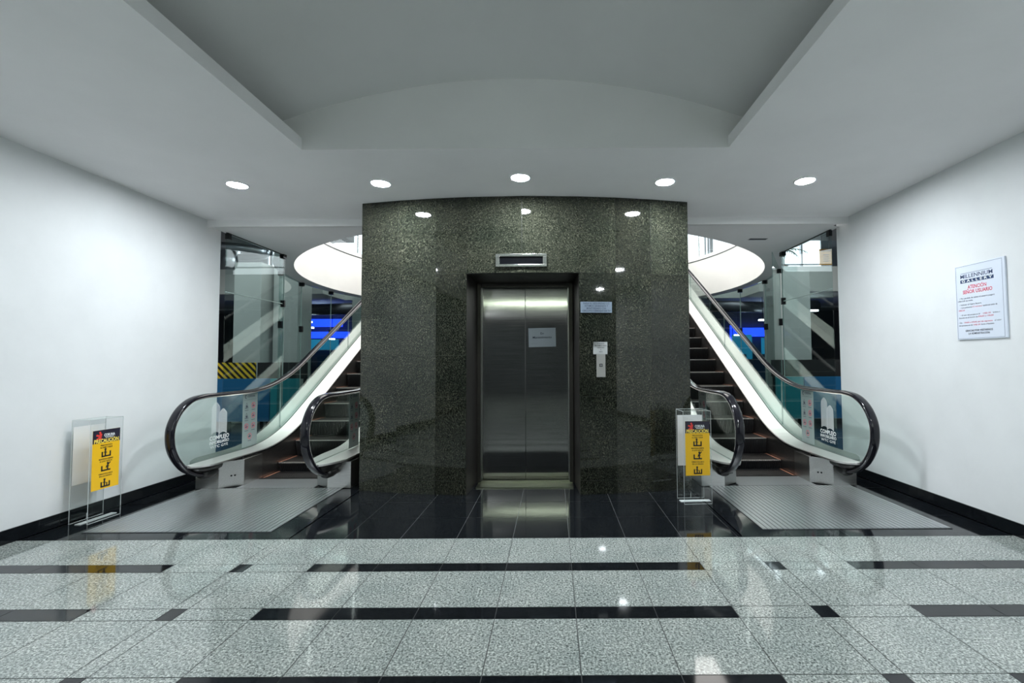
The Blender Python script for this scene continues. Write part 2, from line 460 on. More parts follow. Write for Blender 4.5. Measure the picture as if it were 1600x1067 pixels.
# lower ceiling with round opening + ring wall
TL = math.radians(50.5)
def outer(th):
    s, c = math.sin(th), math.cos(th)
    if abs(th) >= TL: return RG + .03
    d1 = (CY - 5.35) / max(c, 1e-6)
    lim = XW - .02
    d2 = (lim - (CX if s > 0 else -CX)) / max(abs(s), 1e-6)
    return max(RH + .002, min(d1, d2))
mb = MB(); NS = 144
def P(th, r, z): return (CX + r * math.sin(th), CY - r * math.cos(th), z)
ths = [2 * PI * i / NS - PI for i in range(NS + 1)]
for a, b in zip(ths[:-1], ths[1:]):
    mb.face([P(a, RH, ZL), P(b, RH, ZL), P(b, outer(b), ZL), P(a, outer(a), ZL)])
    mb.face([P(a, RH, ZL + .05), P(b, RH, ZL + .05), P(b, outer(b), ZL + .05), P(a, outer(a), ZL + .05)])
    if abs(a) > TL or abs(b) > TL:
        mb.face([P(a, outer(a), ZL), P(b, outer(b), ZL), P(b, outer(b), ZL + .05), P(a, outer(a), ZL + .05)])
struct(mb.build('ceiling_lower', CEIL), 'lower grey ceiling around the round escalator opening', 'ceiling')
mb = MB(); ZT = 3.85
mb.grid([[P(t, RH, z) for t in ths] for z in (ZL + .001, ZT)])
mb.grid([[P(t, RG, z) for t in ths] for z in (ZL + .05, ZT)])
mb.grid([[P(t, r, ZT) for t in ths] for r in (RH, RG)], sm=False)
struct(mb.build('wall_round', RINGM), 'curved white plaster wall lining the round opening', 'wall')
mb = MB()
mb.grid([[P(t, RH - .006, z) for t in ths] for z in (ZT + .0, ZT + .02)])
mb.grid([[P(t, r, ZT + .02) for t in ths] for r in (RH - .006, RG)], sm=False)
struct(mb.build('trim_2', BLACKM), 'thin dark edge strip on top of the curved white wall', 'trim')
# clean white upstand carrying the railing
mb = MB()
mb.grid([[P(t, RH + .04, z) for t in ths] for z in (ZT + .02, ZT + .12)])
mb.grid([[P(t, r, ZT + .12) for t in ths] for r in (RH + .04, RG)], sm=False)
struct(mb.build('trim_3', RINGM), 'white kerb above the round opening', 'trim')

# --------------------------------------------------------------- lift block
def yf(x): return 4.59 + x * x / 14.6          # convex front
cols = [-1.735, -1.32, -.905, -.585, -.02, .56, .94, 1.32, 1.735]
zr = [0, .14, .56, .98, 1.40, 1.82, 2.24, 2.66, ZC]
def blk(x0, x1, z0, z1):
    k = 6; xx = [c for c in cols if x0 <= c <= x1]
    poly = [(x, yf(x) + .004) for x in xx] + [(x1, 7.0), (x0, 7.0)]
    return poly
mb = MB()
mb.prism(blk(-1.735, -.585, 0, 0), 'z', 0, ZC + .6)
mb.prism(blk(.56, 1.735, 0, 0), 'z', 0, ZC + .6)
mb.prism([(-.585, yf(.585) + .004), (-.02, 4.594), (.56, yf(.56) + .004), (.56, 7.0), (-.585, 7.0)], 'z', 2.235, ZC + .6)
mb.box(-.60, .575, 5.30, 7.0, 0, 2.25)
mb.box(-1.735, 1.735, 5.5, 7.0, ZC + .6, 6.0)
pj = MB.__new__(MB); pj.__init__()
b0 = mb
# stone panels
k = 0
pg = .0015
for ci, (x0, x1) in enumerate(zip(cols[:-1], cols[1:])):
    for ri, (z0, z1) in enumerate(zip(zr[:-1], zr[1:])):
        if ci in (3, 4) and z1 <= 2.25: continue
        if ci in (3, 4) and ri < 6: continue
        a, b = x0 + pg, x1 - pg
        mi = 1 + {0: 0, 1: 0, 2: 1, 5: 1, 6: 2, 7: 1}.get(ci, 2)  # bright and dark reflections put into the stone tone, column by column
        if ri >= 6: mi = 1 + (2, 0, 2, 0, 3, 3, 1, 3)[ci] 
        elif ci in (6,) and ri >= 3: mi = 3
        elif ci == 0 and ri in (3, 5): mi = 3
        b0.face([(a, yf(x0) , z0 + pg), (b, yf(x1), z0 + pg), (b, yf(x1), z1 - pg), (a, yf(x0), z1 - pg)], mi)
# jamb linings of the recess and its soffit
mb.face([(-.585, yf(.585), 0), (-.535, 5.30, 0), (-.535, 5.30, 2.24), (-.585, yf(.585), 2.24)], 5)
mb.face([(.56, yf(.56), 0), (.50, 5.30, 0), (.50, 5.30, 2.24), (.56, yf(.56), 2.24)], 5)
mb.face([(-.585, yf(.585), 2.234), (.56, yf(.56), 2.234), (.50, 5.30, 2.205), (-.535, 5.30, 2.205)], 5)
# polished side faces
for s in (-1, 1):
    for z0, z1 in zip(zr[:-1], zr[1:]):
        for y0, y1 in ((4.80, 5.5), (5.5, 6.2), (6.2, 7.0)):
            x = s * 1.7365
            mb.face([(x, y0 + pg, z0 + pg), (x, y1 - pg, z0 + pg), (x, y1 - pg, z1 - pg), (x, y0 + pg, z1 - pg)], 1)
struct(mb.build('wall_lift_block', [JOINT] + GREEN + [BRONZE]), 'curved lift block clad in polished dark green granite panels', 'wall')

# elevator
el = thing('elevator', (-.02, 5.17, 0), 'stainless steel two-panel elevator doors set in the dark green granite block', 'elevator')
MB().box(-.503, -.0215, 5.165, 5.19, .02, 2.17).build('door_panel', DOORST, el, .002)
MB().box(-.0185, .462, 5.165, 5.19, .02, 2.17).build('door_panel', DOORST, el, .002)
fr = MB(); fr.box(-.552, -.512, 5.06, 5.24, 0, 2.215); fr.box(.471, .515, 5.06, 5.24, 0, 2.215); fr.box(-.512, .471, 5.08, 5.24, 2.172, 2.215)
fr.build('door_frame', BRONZE, el, .002)
fr = MB(); fr.box(-.5115, -.5045, 5.12, 5.24, .012, 2.172); fr.box(.4635, .4705, 5.12, 5.24, .012, 2.172)
split(fr, 'door_guide', STEEL, el)
BRASS = brushed('sill_metal', (.40, .42, .33), .3, stretch=(60, 1, 1))
sl = MB(); sl.box(-.53, .50, 4.86, 5.19, .001, .012)
for q in range(3): sl.box(-.53, .50, 5.02 + q * .04, 5.028 + q * .04, .012, .015)
sl.build('sill', BRASS, el)
MB().box(-.52, .49, 5.195, 5.25, 0, 2.19).build('door_backing', BLACKM, el)

ind = thing('floor_indicator', (-.025, 4.59, 2.36), 'steel framed dark floor display above the elevator doors', 'display')
fb = MB(); y0 = 4.572
fb.box(-.283, .233, y0, 4.600, 2.298, 2.322); fb.box(-.283, .233, y0, 4.600, 2.402, 2.428)
fb.box(-.283, -.245, y0, 4.600, 2.322, 2.402); fb.box(.195, .233, y0, 4.600, 2.322, 2.402)
fb.build('frame', SILVER, ind, .002)
MB().box(-.245, .195, 4.584, 4.598, 2.322, 2.402).build('screen', SCREEN, ind)

# small wall plates right of the door: stand on the facet between x=.56 and .94
fx = Vector((.94 - .56, yf(.94) - yf(.56), 0)).normalized()
def facet(o_x, z):
    t = (o_x - .56) / .38
    return Frame((o_x, yf(.56) + (yf(.94) - yf(.56)) * t - .0005, z), fx, (0, 0, 1))
def seqtext(fr, mb, lines, cx, ctop, dy, size, **k):
    for i, t in enumerate(lines): fr.text(mb, t, cx, ctop - i * dy, size, **k)
ss = thing('security_notice', (.735, 4.64, 1.88), 'small blue-grey security camera notice on green granite right of the elevator', 'sign')
f = facet(.575, 1.83)
m1 = MB(); f.slab(m1, 0, 0, .325, .112, 0, .006); m1.build('plate', SIGNB, ss)
m1 = MB()
for i, (t, w_) in enumerate((('PARA SU SEGURIDAD LO', .27), ('ESTAMOS GRABANDO Y', .24), ('MONITOREANDO CON', .20), ('CIRCUITO CERRADO DE TV', .29))):
    f.text(m1, t, .1625, .094 - i * .0255, .026, w=.007, bold=.012, width=w_)
m1.build('lettering', INK, ss)
cp = thing('elevator_call_panel', (.775, 4.64, 1.28), 'narrow steel elevator call panel with one dark button', 'call panel')
f = facet(.733, 1.175)
m1 = MB(); f.slab(m1, 0, 0, .092, .235, 0, .008); m1.build('face_plate', mat('panel_steel', (.31, .31, .295), .5, .5), cp, .0015)
m1 = MB(); f.slab(m1, .030, .105, .062, .135, .008, .012); m1.build('button', BLACKM, cp, .002)
m1 = MB(); f.ring(m1, .046, .12, .006, .008, w=.0125); m1.build('button_mark', WHITEP, cp)
pn = thing('paper_notice', (.77, 4.64, 1.47), 'small white paper with a curled corner taped above the call panel', 'paper notice')
f = facet(.70, 1.407)
m1 = MB()
m1.grid([[f.p(a, b, .0095 + (.02 if (a < .03 and b > .1) else .002 * math.sin(a * 40))) for a in (0, .025, .05, .10, .147)] for b in (0, .03, .06, .095, .125)])
m1.build('sheet', PAPERG, pn)
m1 = MB()
for i, (t, w_) in enumerate((('SI NECESITA', .075), ('MANTENIMIENTO TECNICO', .12), ('CONTACTENOS', .07), ('A', .008), ('INFO', .035))):
    f.text(m1, t, .078, .108 - i * .021, .017, w=.0135, bold=.01, width=w_)
m1.build('lettering', INKB, pn)
dn = thing('maintenance_notice', (.17, 5.165, 1.62), 'white paper maintenance notice taped to the right elevator door', 'paper notice')
f = Frame((.018, 5.1635, 1.497), (1, 0, .02), (-.02, 0, 1))
m1 = MB(); m1.grid([[f.p(a, b, .001 + .0008 * math.sin(a * 20 + b * 9)) for a in (0, .08, .16, .24, .31)] for b in (0, .07, .14, .215)]); m1.build('sheet', PAPER, dn)
m1 = MB(); f.text(m1, 'En', .155, .152, .034, w=.003, bold=.008, width=.036); f.text(m1, 'Mantenimiento', .155, .108, .034, w=.003, bold=.008, width=.215)
m1.build('lettering', INK, dn)
m1 = MB(); f.text(m1, 'La Administración', .065, .038, .011, w=.003, width=.08); m1.build('small_lettering', mat('ink_grey', (.25, .28, .32), .6), dn)

# --------------------------------------------------------------- downlights
def downlight(name, x, y, label, group, z=ZC, r=.082):
    t = thing(name, (x, y, z), label, 'ceiling light', group)
    rows = []
    for rr, dz in ((r + .016, 0), (r + .015, -.006), (r + .004, -.009), (r, -.004)):
        rows.append([(x + rr * math.cos(2 * PI * i / 32), y + rr * math.sin(2 * PI * i / 32), z + dz) for i in range(32)])
    MB().grid(rows, closed=True).build('frame', WHITEP, t)
    m = MB(); m.face([(x + r * math.cos(-2 * PI * i / 32), y + r * math.sin(-2 * PI * i / 32), z - .005) for i in range(32)])
    m.build('diffuser', LEDM, t)
    return t
names = ['leftmost round LED downlight in the front row of the ceiling', 'second LED downlight from the left, above the left end of the lift block',
         'centre LED downlight directly in front of the lift block', 'fourth LED downlight from the left, above the right end of the lift block', 'rightmost round LED downlight in the front row of the ceiling']
for x, y, lb in zip((-2.70, -1.33, 0.0, 1.36, 2.68), (4.26, 4.24, 4.12, 4.24, 4.23), names):
    downlight('downlight', x, y, lb, 'row of LED downlights before the lift block')
for s in (-1, 1):
    for yy in (1.25, -1.2, -3.7, -6.0):
        downlight('downlight', s * 2.65, yy, 'round LED downlight in the side soffit behind the viewer', 'downlights behind the viewer')

t = thing('linear_light', (0, -3.0, 3.0), 'long greenish fluorescent ceiling light behind the viewer', 'ceiling light')
MB().box(-1.5, 1.5, -3.09, -2.91, 3.03, 3.08).build('housing', WHITEP, t)
m = MB(); m.box(-1.3, -1.29, -3.0, -2.99, 3.08, 3.40); m.box(1.29, 1.3, -3.0, -2.99, 3.08, 3.40); split(m, 'hanging_wire', BLACKM, t)
MB().box(-1.45, 1.45, -3.06, -2.94, 3.0, 3.03).build('tube', mat('fluorescent_tube', (1, 1, 1), .4, emit=(.84, 1.0, .76), estr=32), t)
# --------------------------------------------------------------- escalators
def blend(z0, ya, slope, z1, b):
    """flat z0, incline through (ya,z0) with slope, flat z1; rounded over +-b"""
    yb = ya + (z1 - z0) / slope
    def fz(y):
        def ramp_(y, yc):
            if y < yc - b: return 0
            if y > yc + b: return slope * (y - yc)
            return slope * (y - yc + b) ** 2 / (4 * b)
        return z0 + ramp_(y, ya) - ramp_(y, yb)
    return fz
RISE = 3.85
Dz = blend(.335, 5.83, .568, .335 + RISE, .50)
Rz = blend(.998, 5.965, .565, .998 + RISE, .60)
YEND = 13.6
def ys(a, b, st=.12):
    n = max(1, int(round((b - a) / st))); return [a + (b - a) * i / n for i in range(n + 1)]
newel = [(4.84, .195), (4.74, .188), (4.62, .225), (4.50, .295), (4.40, .40), (4.335, .52), (4.315, .64), (4.33, .745), (4.39, .85), (4.48, .93), (4.60, .982), (4.76, 1.0)]
def smooth_path(p, k=4):
    out = []
    for i in range(len(p) - 1):
        p0, p1, p2, p3 = p[max(i - 1, 0)], p[i], p[i + 1], p[min(i + 2, len(p) - 1)]
        for j in range(k):
            t = j / k
            out.append(tuple(.5 * ((2 * p1[c]) + (-p0[c] + p2[c]) * t + (2 * p0[c] - 5 * p1[c] + 4 * p2[c] - p3[c]) * t * t + (-p0[c] + 3 * p1[c] - 3 * p2[c] + p3[c]) * t ** 3) for c in (0, 1)))
    out.append(p[-1]); return out
newel_s = smooth_path(newel)
def rail_path():
    p = list(newel_s) + [(y, Rz(y)) for y in ys(4.9, YEND, .12)]
    zt = .998 + RISE; c = (YEND + .0, zt - .38)
    for i in range(1, 15):
        a = PI / 2 - PI * i / 14; p.append((c[0] + .42 * math.cos(a), c[1] + .38 * math.sin(a)))
    return p
RP = rail_path()
TOWER_GAP = 0

def pictos(f, mbk, mrd, w0=.0016):
    """safety strip: header squiggle, six pictograms in two columns, one below"""
    f.ring(mbk, .055, .592, .012, .022, w0, a0=1.2, a1=5.0); f.text(mbk, 'CORUNA', .15, .595, .034, w=w0, bold=.02, width=.13)
    f.line(mbk, .02, .555, .24, .555, .002, w=w0)
    for row, zc in enumerate((.485, .365, .245)):
        for col_, xc in enumerate((.068, .188)):
            if row < 2 and col_ == 0:
                f.line(mbk, xc - .03, zc - .03, xc + .03, zc - .03, .004, w0); f.line(mbk, xc - .03, zc - .03, xc, zc + .035, .004, w0); f.line(mbk, xc + .03, zc - .03, xc, zc + .035, .004, w0)
                f.disc(mbk, xc, zc - .005, .012, w0); f.line(mbk, xc - .012, zc - .024, xc + .016, zc - .012, .01, w0)
            else:
                tgt = mrd if col_ == 1 or row == 2 else mbk
                f.ring(tgt, xc, zc, .028, .034, w0)
                f.line(tgt, xc - .022, zc + .022, xc + .022, zc - .022, .005, w0 + .0003)
                f.disc(mbk, xc - .004, zc + .010, .007, w0); f.line(mbk, xc - .016, zc - .008, xc + .018, zc - .004, .013, w0)
            f.line(mbk, xc - .032, zc - .052, xc + .032, zc - .052, .005, w0)
    f.ring(mrd, .128, .125, .028, .034, w0); f.line(mbk, .108, .118, .150, .124, .013, w0); f.disc(mbk, .125, .138, .007, w0)
    f.line(mbk, .10, .072, .156, .072, .005, w0)

def towers(f, m):
    """two striped towers with curved floors above the lettering"""
    for (c, hw, zb, zt, n) in ((.090, .060, .165, .470, 24), (.195, .062, .150, .395, 23)):
        for i in range(n):
            z = zb + (zt - zb) * i / (n - 1)
            top = i > n - 4
            hh = hw * (1.0 if i < n - 3 else (.96, .84, .60)[i - (n - 3)])
            pr = []
            for j in range(9):
                u = -1 + 2 * j / 8
                pr.append((c + hh * u, z + .026 * (1 - u * u) - .026))
            t = .0056
            for (a0, b0_), (a1, b1) in zip(pr[:-1], pr[1:]):
                m.face([f.p(a0, b0_, .0016), f.p(a1, b1, .0016), f.p(a1, b1 + t, .0016), f.p(a0, b0_ + t, .0016)])
    f.text(m, 'COMPLEJO', .15, .098, .062, bold=.018, width=.285)
    f.text(m, 'INMOBILIARIO', .15, .050, .046, bold=.015, width=.285)
    f.text(m, 'WTC GYE', .15, .006, .040, bold=.0, width=.26)

def balustrade(root, s, X, side_name, inner):
    """X(x) maps the outer-balustrade coordinate to this balustrade (mirrored for the block side)."""
    sg = 1 if X(1) > X(0) else -1
    # newel base with splayed entry panel
    pl = [(X(a), b) for a, b in ((3.262, 4.885), (3.51, 4.885), (3.51, 5.40), (3.10, 5.40), (3.085, 5.02))]
    nb = MB().prism(pl, 'z', 0.0045, .285).build('newel_base', STEEL, root, .003)
    m = MB()
    for xq in (3.150, 3.175):
        m.cyl((X(xq), 4.885 + (3.262 - xq) / .177 * .135 - .005, .125), .0085, .01, 'y', 12)
    split(m, 'screw', BLACKM, nb)
    # skirt panel following the steps
    yy = ys(5.02, YEND, .1)
    top = [(y, Dz(y) - .012) for y in yy]; bot = [(y, max(0.004, Dz(y) - .50)) for y in reversed(yy)]
    MB().prism(top + bot, 'x', X(3.098), X(3.104)).build('skirt_panel', SKIRT, root)
    # trim bead under the deck
    rows = []
    for y in ys(4.75, YEND, .1):
        z = Dz(y) - .014; xa = 3.088 if y > 5.02 else 3.088 + (5.02 - y) * .55
        rows.append([(X(xa), y, z), (X(xa), y, z - .014), (X(xa + .012), y, z - .014), (X(xa + .012), y, z)])
    MB().grid(rows, closed=True, sm=False, cap=True).build('deck_bead', BLACKM, root)
    # inner deck ribbon
    def edge_in(y):
        ye = 5.15 if inner else 4.66
        if y < ye: return 3.268 - .165 * math.sqrt(max(0, 1 - ((ye - y) / (ye - 4.48)) ** 2)) ** (1.6 if inner else 1)
        return 3.103 if y > 5.02 else 3.085 + (.018)
    rows = []
    for y in [4.482, 4.50, 4.53, 4.57, 4.61, 4.66, 4.75] + ys(4.85, YEND, .1):
        z = Dz(y); xa = max(3.09, edge_in(y)); t = .022
        rows.append([(X(xa), y, z - .006), (X(xa), y, z - t), (X(3.287), y, z - t), (X(3.287), y, z + .006)])
    MB().grid(rows, closed=True, sm=False, cap=True).build('inner_deck', DECK, root)
    rows = []
    for y in ys(4.50, YEND, .1):
        z = Dz(y)
        rows.append([(X(3.287), y, z + .003), (X(3.287), y, z - .03), (X(3.302), y, z - .03), (X(3.302), y, z + .003)])
    MB().grid(rows, closed=True, sm=False, cap=True).build('glass_channel', BLACKM, root)
    rows = []
    y0 = 4.49 if inner else 4.60
    for y in [y0 + q for q in (.02, .05, .09, .14, .20)] + ys(y0 + .28, YEND, .1):
        z = Dz(y); xo = 3.302 + .208 * min(1, math.sqrt(max(0.02, (y - y0) / .28)))
        rows.append([(X(3.302), y, z + .005), (X(3.302), y, z - .02), (X(xo), y, z - .02), (X(xo), y, z - .002)])
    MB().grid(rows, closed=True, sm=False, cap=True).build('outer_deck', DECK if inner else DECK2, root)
    # outer cladding
    yy = ys(5.3, YEND, .15)
    top = [(y, Dz(y) - .02) for y in yy]; bot = [(y, max(0.004, Dz(y) - .95)) for y in reversed(yy)]
    MB().prism(top + bot, 'x', X(3.50), X(3.512)).build('side_cladding', BLACKM if inner else SKIRT, root)
    # nose housing below the deck tip where the handrail enters
    m = MB(); rows = []
    for y, hw, zb, zt in ((4.56, .035, .262, .318), (4.62, .075, .235, .315), (4.72, .085, .215, .315), (4.90, .088, .205, .315)):
        rows.append([(X(3.32) + hw * math.cos(2 * PI * i / 14), y, (zb + zt) / 2 + (zt - zb) / 2 * math.sin(2 * PI * i / 14)) for i in range(14)])
    m.grid(rows, closed=True, cap=True); m.build('handrail_inlet', BOOT, root)
    m = MB(); rows = []
    for y, rr in ((4.70, .034), (4.73, .050), (4.80, .056), (4.87, .050), (4.90, .040)):
        rows.append([(X(3.32) + rr * 1.25 * math.cos(2 * PI * i / 14), y, .195 + rr * math.sin(2 * PI * i / 14)) for i in range(14)])
    m.grid(rows, closed=True, cap=True); m.build('rubber_boot', BOOT, root)
    # handrail
    sec = [(-.041, -.012), (-.043, .002), (-.036, .014), (-.018, .019), (.018, .019), (.036, .014), (.043, .002), (.041, -.012), (.030, -.016), (.026, -.006), (-.026, -.006), (-.030, -.016)]
    rows = []
    for i, (y, z) in enumerate(RP):
        a, b = RP[max(i - 1, 0)], RP[min(i + 1, len(RP) - 1)]
        d = Vector((b[0] - a[0], b[1] - a[1])).normalized(); nn = Vector((-d.y, d.x))
        rows.append([(X(3.32) + u, y + nn.x * v, z + nn.y * v) for u, v in sec])
    MB().grid(rows, closed=True, cap=True).build('handrail', RUBBER, root)
    # polished guide under the handrail
    rows = []
    for i, (y, z) in enumerate(RP):
        a, b = RP[max(i - 1, 0)], RP[min(i + 1, len(RP) - 1)]
        d = Vector((b[0] - a[0], b[1] - a[1])).normalized(); nn = Vector((-d.y, d.x))
        rows.append([(X(3.32) + u, y + nn.x * v, z + nn.y * v) for u, v in ((-.016, -.008), (.016, -.008), (.016, -.026), (-.016, -.026))])
    MB().grid(rows[3:], closed=True, cap=True, sm=False).build('handrail_guide', SILVER, root)
    # glass panels split at butt joints
    cuts = [6.05, 8.02, 9.95, 11.9]
    def lo(y): return Dz(y) + .002
    def hi(y): return Rz(y) - .022
    front = []
    for (y, z) in newel_s:
        front.append((y + (.024 if z < .93 else .008), z - .022 * (1 if z > .5 else -1) * min(1, abs(z - .6) / .35)))
    front = [p for p in front if p[1] > Dz(p[0]) + .004]
    yy = ys(4.90, cuts[0] - .003, .1)
    out = [(y, lo(y)) for y in reversed(ys(max(front[0][0], 4.5), cuts[0] - .003, .1))] + front + [(y, hi(y)) for y in yy]
    gl0 = MB().prism(out, 'x', X(3.314), X(3.326)).build('glass_panel', GLASS, root)
    sh = .26
    edges = cuts + [YEND]
    for a, b in zip(edges[:-1], edges[1:]):
        slb = 0 if a == cuts[0] else -.0
        y2 = ys(a + .003, b - .003, .1)
        out = [(y, lo(y)) for y in y2] + [(y - 0, hi(y)) for y in reversed(y2)]
        MB().prism(out, 'x', X(3.314), X(3.326)).build('glass_panel', GLASS, root)
    m = MB()
    for c in cuts:
        m.box(X(3.3138), X(3.3262), c - .0025, c + .0025, Dz(c), Rz(c) - .02)
    split(m, 'glass_joint', GLASSE, root)
    # deck butt joints
    # film strip on the glass facing the room centre of the escalator
    return gl0

def escalator(s, label):
    root = thing('escalator', (s * 2.685, 3.66, 0), label, 'escalator', 'pair of escalators')
    Xo = lambda x: s * x
    Xi = lambda x: s * (5.37 - x)
    go = balustrade(root, s, Xo, 'outer', False)
    gi = balustrade(root, s, Xi, 'inner', True)
    # landing plate with grooves
    m = MB(); x0, x1 = 1.945, 3.445; n = 36
    m.box(s * x0, s * x1, 3.655, 4.90, .0005, .003, 1)
    w = (x1 - x0) / n
    for i in range(n):
        m.box(s * (x0 + i * w + .004), s * (x0 + (i + 1) * w - .004), 3.665, 4.895, .003, .0065, 0)
    m.build('landing_plate', [PLATE, PLATEG], root)
    # comb plate
    m = MB(); x0, x1 = 2.275, 3.095; n = 41; w = (x1 - x0) / n
    m.box(s * x0, s * x1, 4.90, 5.27, .0005, .0045, 0)
    for i in range(n): m.box(s * (x0 + i * w + .004), s * (x0 + (i + 1) * w - .004), 4.91, 5.27, .0045, .0075, 0)
    m.box(s * x0, s * x1, 4.897, 4.901, .0045, .0065, 1)
    m.build('comb_plate', [PLATE, PLATEG], root)
    m = MB()
    for i in range(n): m.box(s * (x0 + i * w + .006), s * (x0 + (i + 1) * w - .006), 5.27, 5.325, .001, .009, 0)
    m.build('comb_teeth', mat('comb_dark', (.05, .05, .05), .4, .8), root)
    # steps
    def step(yn, zn, ln, hz):
        m = MB(); xa, xb = 2.285, 3.088; k = 36; w = (xb - xa) / k
        m.box(s * xa, s * xb, yn + .01, yn + ln, zn - .03, zn - .007, 1)
        for i in range(k):
            m.box(s * (xa + i * w + .0045), s * (xa + (i + 1) * w - .0045), yn + .012, yn + ln, zn - .008, zn, 0)
            m.box(s * (xa + i * w + .0045), s * (xa + (i + 1) * w - .0045), yn - .004, yn + .012, zn - .012, zn + .0005, 2)
        # curved ribbed riser
        prof = []
        for j in range(6):
            t = j / 5; prof.append((yn + .008 + .035 * math.sin(t * PI / 2) * t, zn - .010 - t * (hz - .01)))
        rows = [[(s * (xa + i * w * .5 + (.0 if i % 2 else .0)), y + (.004 if i % 2 else 0), z) for i in range(2 * k + 1)] for y, z in prof]
        m.grid(rows, mi=1, sm=False)
        o = m.build('step', [TREAD, RISER, NOSE], root)
        e = MB(); e.box(s * (xb - .022), s * xb, yn - .003, yn + ln, zn, zn + .002); e.box(s * xa, s * (xa + .022), yn - .003, yn + ln, zn, zn + .002)
        split(e, 'edge_marking', ORANGE, o)
        return o
    step(5.285, .001, .37, .02)
    first = None
    for i in range(18):
        yn, zn = 5.65 + .365 * i, .112 + .2062 * i
        if i == 0: step(yn, zn, .38, .112)
        elif i == 1:
            first = step(yn, zn, .38, .21)
        else:
            c = first.copy(); COL.objects.link(c); c.parent = root; c.location = (0, .365 * (i - 1), .2062 * (i - 1))
            for ch in first.children:
                d = ch.copy(); COL.objects.link(d); d.parent = c
    # truss underside
    yy = ys(5.7, YEND, .2)
    lo_ = [(y, max(.004, Dz(y) - .97)) for y in yy]; hi_ = [(y, max(.002, Dz(y) - .97) + .03) for y in reversed(yy)]
    MB().prism(lo_ + hi_, 'x', s * 1.87, s * 3.50).build('truss_soffit', DARKPL, root)
    MB().box(s * 2.275, s * 3.095, 12.3, YEND, 3.80, 3.845).build('upper_landing', PLATE, root)
    # stickers
    r = (0, -1, 0) if s > 0 else (0, 1, 0)
    for Xf, gp, ya, yb, z0 in ((Xo, go, 5.31, 5.57, .345), (Xi, gi, 5.235, 5.50, .345)):
        if Xf is Xo: xx = s * (3.314 - .0006)
        else: xx = s * (5.37 - 3.314) - s * .0006 - s * .012
        yo = yb if s > 0 else ya
        f = Frame((xx, yo, z0 + .0), r, (0, 0, 1))
        m = MB(); f.slab(m, 0, .005, .262, .625, -.0004, .0008); m.build('safety_sticker', FILM, gp)
        mk, mr = MB(), MB(); pictos(f, mk, mr, .0014)
        mk.build('pictograms', INK, gp); mr.build('prohibition_rings', INKR, gp)
    yo = 5.19 if s > 0 else 4.80
    f = Frame((s * (3.314 - .0006), yo, .44), r, (0, 0, 1))
    m = MB(); towers(f, m); m.build('tower_logo', DECALW, go)
    return root
escalator(-1, 'escalator to the left of the lift block, rising away beside the left white wall')
escalator(1, 'escalator to the right of the lift block, rising away beside the right white wall')

# --------------------------------------------------------------- acrylic sign stands
def poster(fr, t, w, h):
    m = MB(); fr.slab(m, 0, 0, w, h, 0, .0012); ps = m.build('poster', YEL, t)
    m = MB(); fr.rect(m, 0, h * .78, w, h, .0017); m.build('poster_header', NAVY, ps)
    m = MB()
    for a in range(3):
        ang = PI / 2 + a * .9 + .3
        fr.line(m, w * .30, h * .89, w * .30 + .036 * math.cos(ang), h * .89 + .036 * math.sin(ang), .014, .0021)
        fr.disc(m, w * .30 + .036 * math.cos(ang), h * .89 + .036 * math.sin(ang), .009, .0022)
    fr.ring(m, w * .30, h * .89, .012, .024, .0022, a0=1.2, a1=5.0)
    m.build('red_emblem', RED, ps)
    m = MB(); fr.text(m, 'CORUNA', w * .60, h * .905, .032, w=.0022, bold=.03, width=w * .40); fr.line(m, w * .45, h * .868, w * .75, h * .868, .005, .0022)
    m.build('white_lettering', DECALW, ps)
    m = MB(); fr.text(m, 'PRECAUCIÓN', w * .5, h * .812, .045, w=.0023, bold=.03, width=w * .90); m.build('yellow_lettering', mat('letter_yellow', (.95, .75, .12), .5), ps)
    m = MB()
    for i, (ln, zc) in enumerate(((('PRECAUCIÓN', 'AL SUBIR Y BAJAR'), .735), (('MANTENGA SIEMPRE', 'A LOS NIÑOS'), .50), (('TOMADOS DE LA MANO', 'EN LA SALIDA'), .25))):
        fr.text(m, ln[0], w * .5, h * zc, .017, w=.0022, bold=.02, width=w * (.42 + .1 * (i > 0)))
        fr.text(m, ln[1], w * .5, h * (zc - .038), .017, w=.0022, bold=.02, width=w * .46)
    for i, zc in enumerate((.585, .345, .075)):
        zb = h * zc - .018; L = .034
        fr.line(m, w * .5 - L - .006, zb, w * .5 + L + .006, zb, .012, .0022)
        fr.line(m, w * .5 - L, zb, w * .5 - L, zb + .040, .012, .0022)
        if i != 1: fr.line(m, w * .5 + L, zb, w * .5 + L, zb + .040, .012, .0022)
        else: fr.line(m, w * .5 + .0, zb + .02, w * .5 + L + .003, zb + .065, .009, .0022)
        if i == 2: fr.line(m, w * .5 + .012, zb, w * .5 + .012, zb + .03, .010, .0022)
        xx = w * .5 - (.008 if i != 1 else -.015)
        fr.line(m, xx, zb, xx, zb + .050, .012, .0024); fr.disc(m, xx, zb + .058, .009, .0024); fr.line(m, xx - .014, zb + .036, xx + .014, zb + .030, .006, .0024)
    m.build('black_print', INKB, ps)

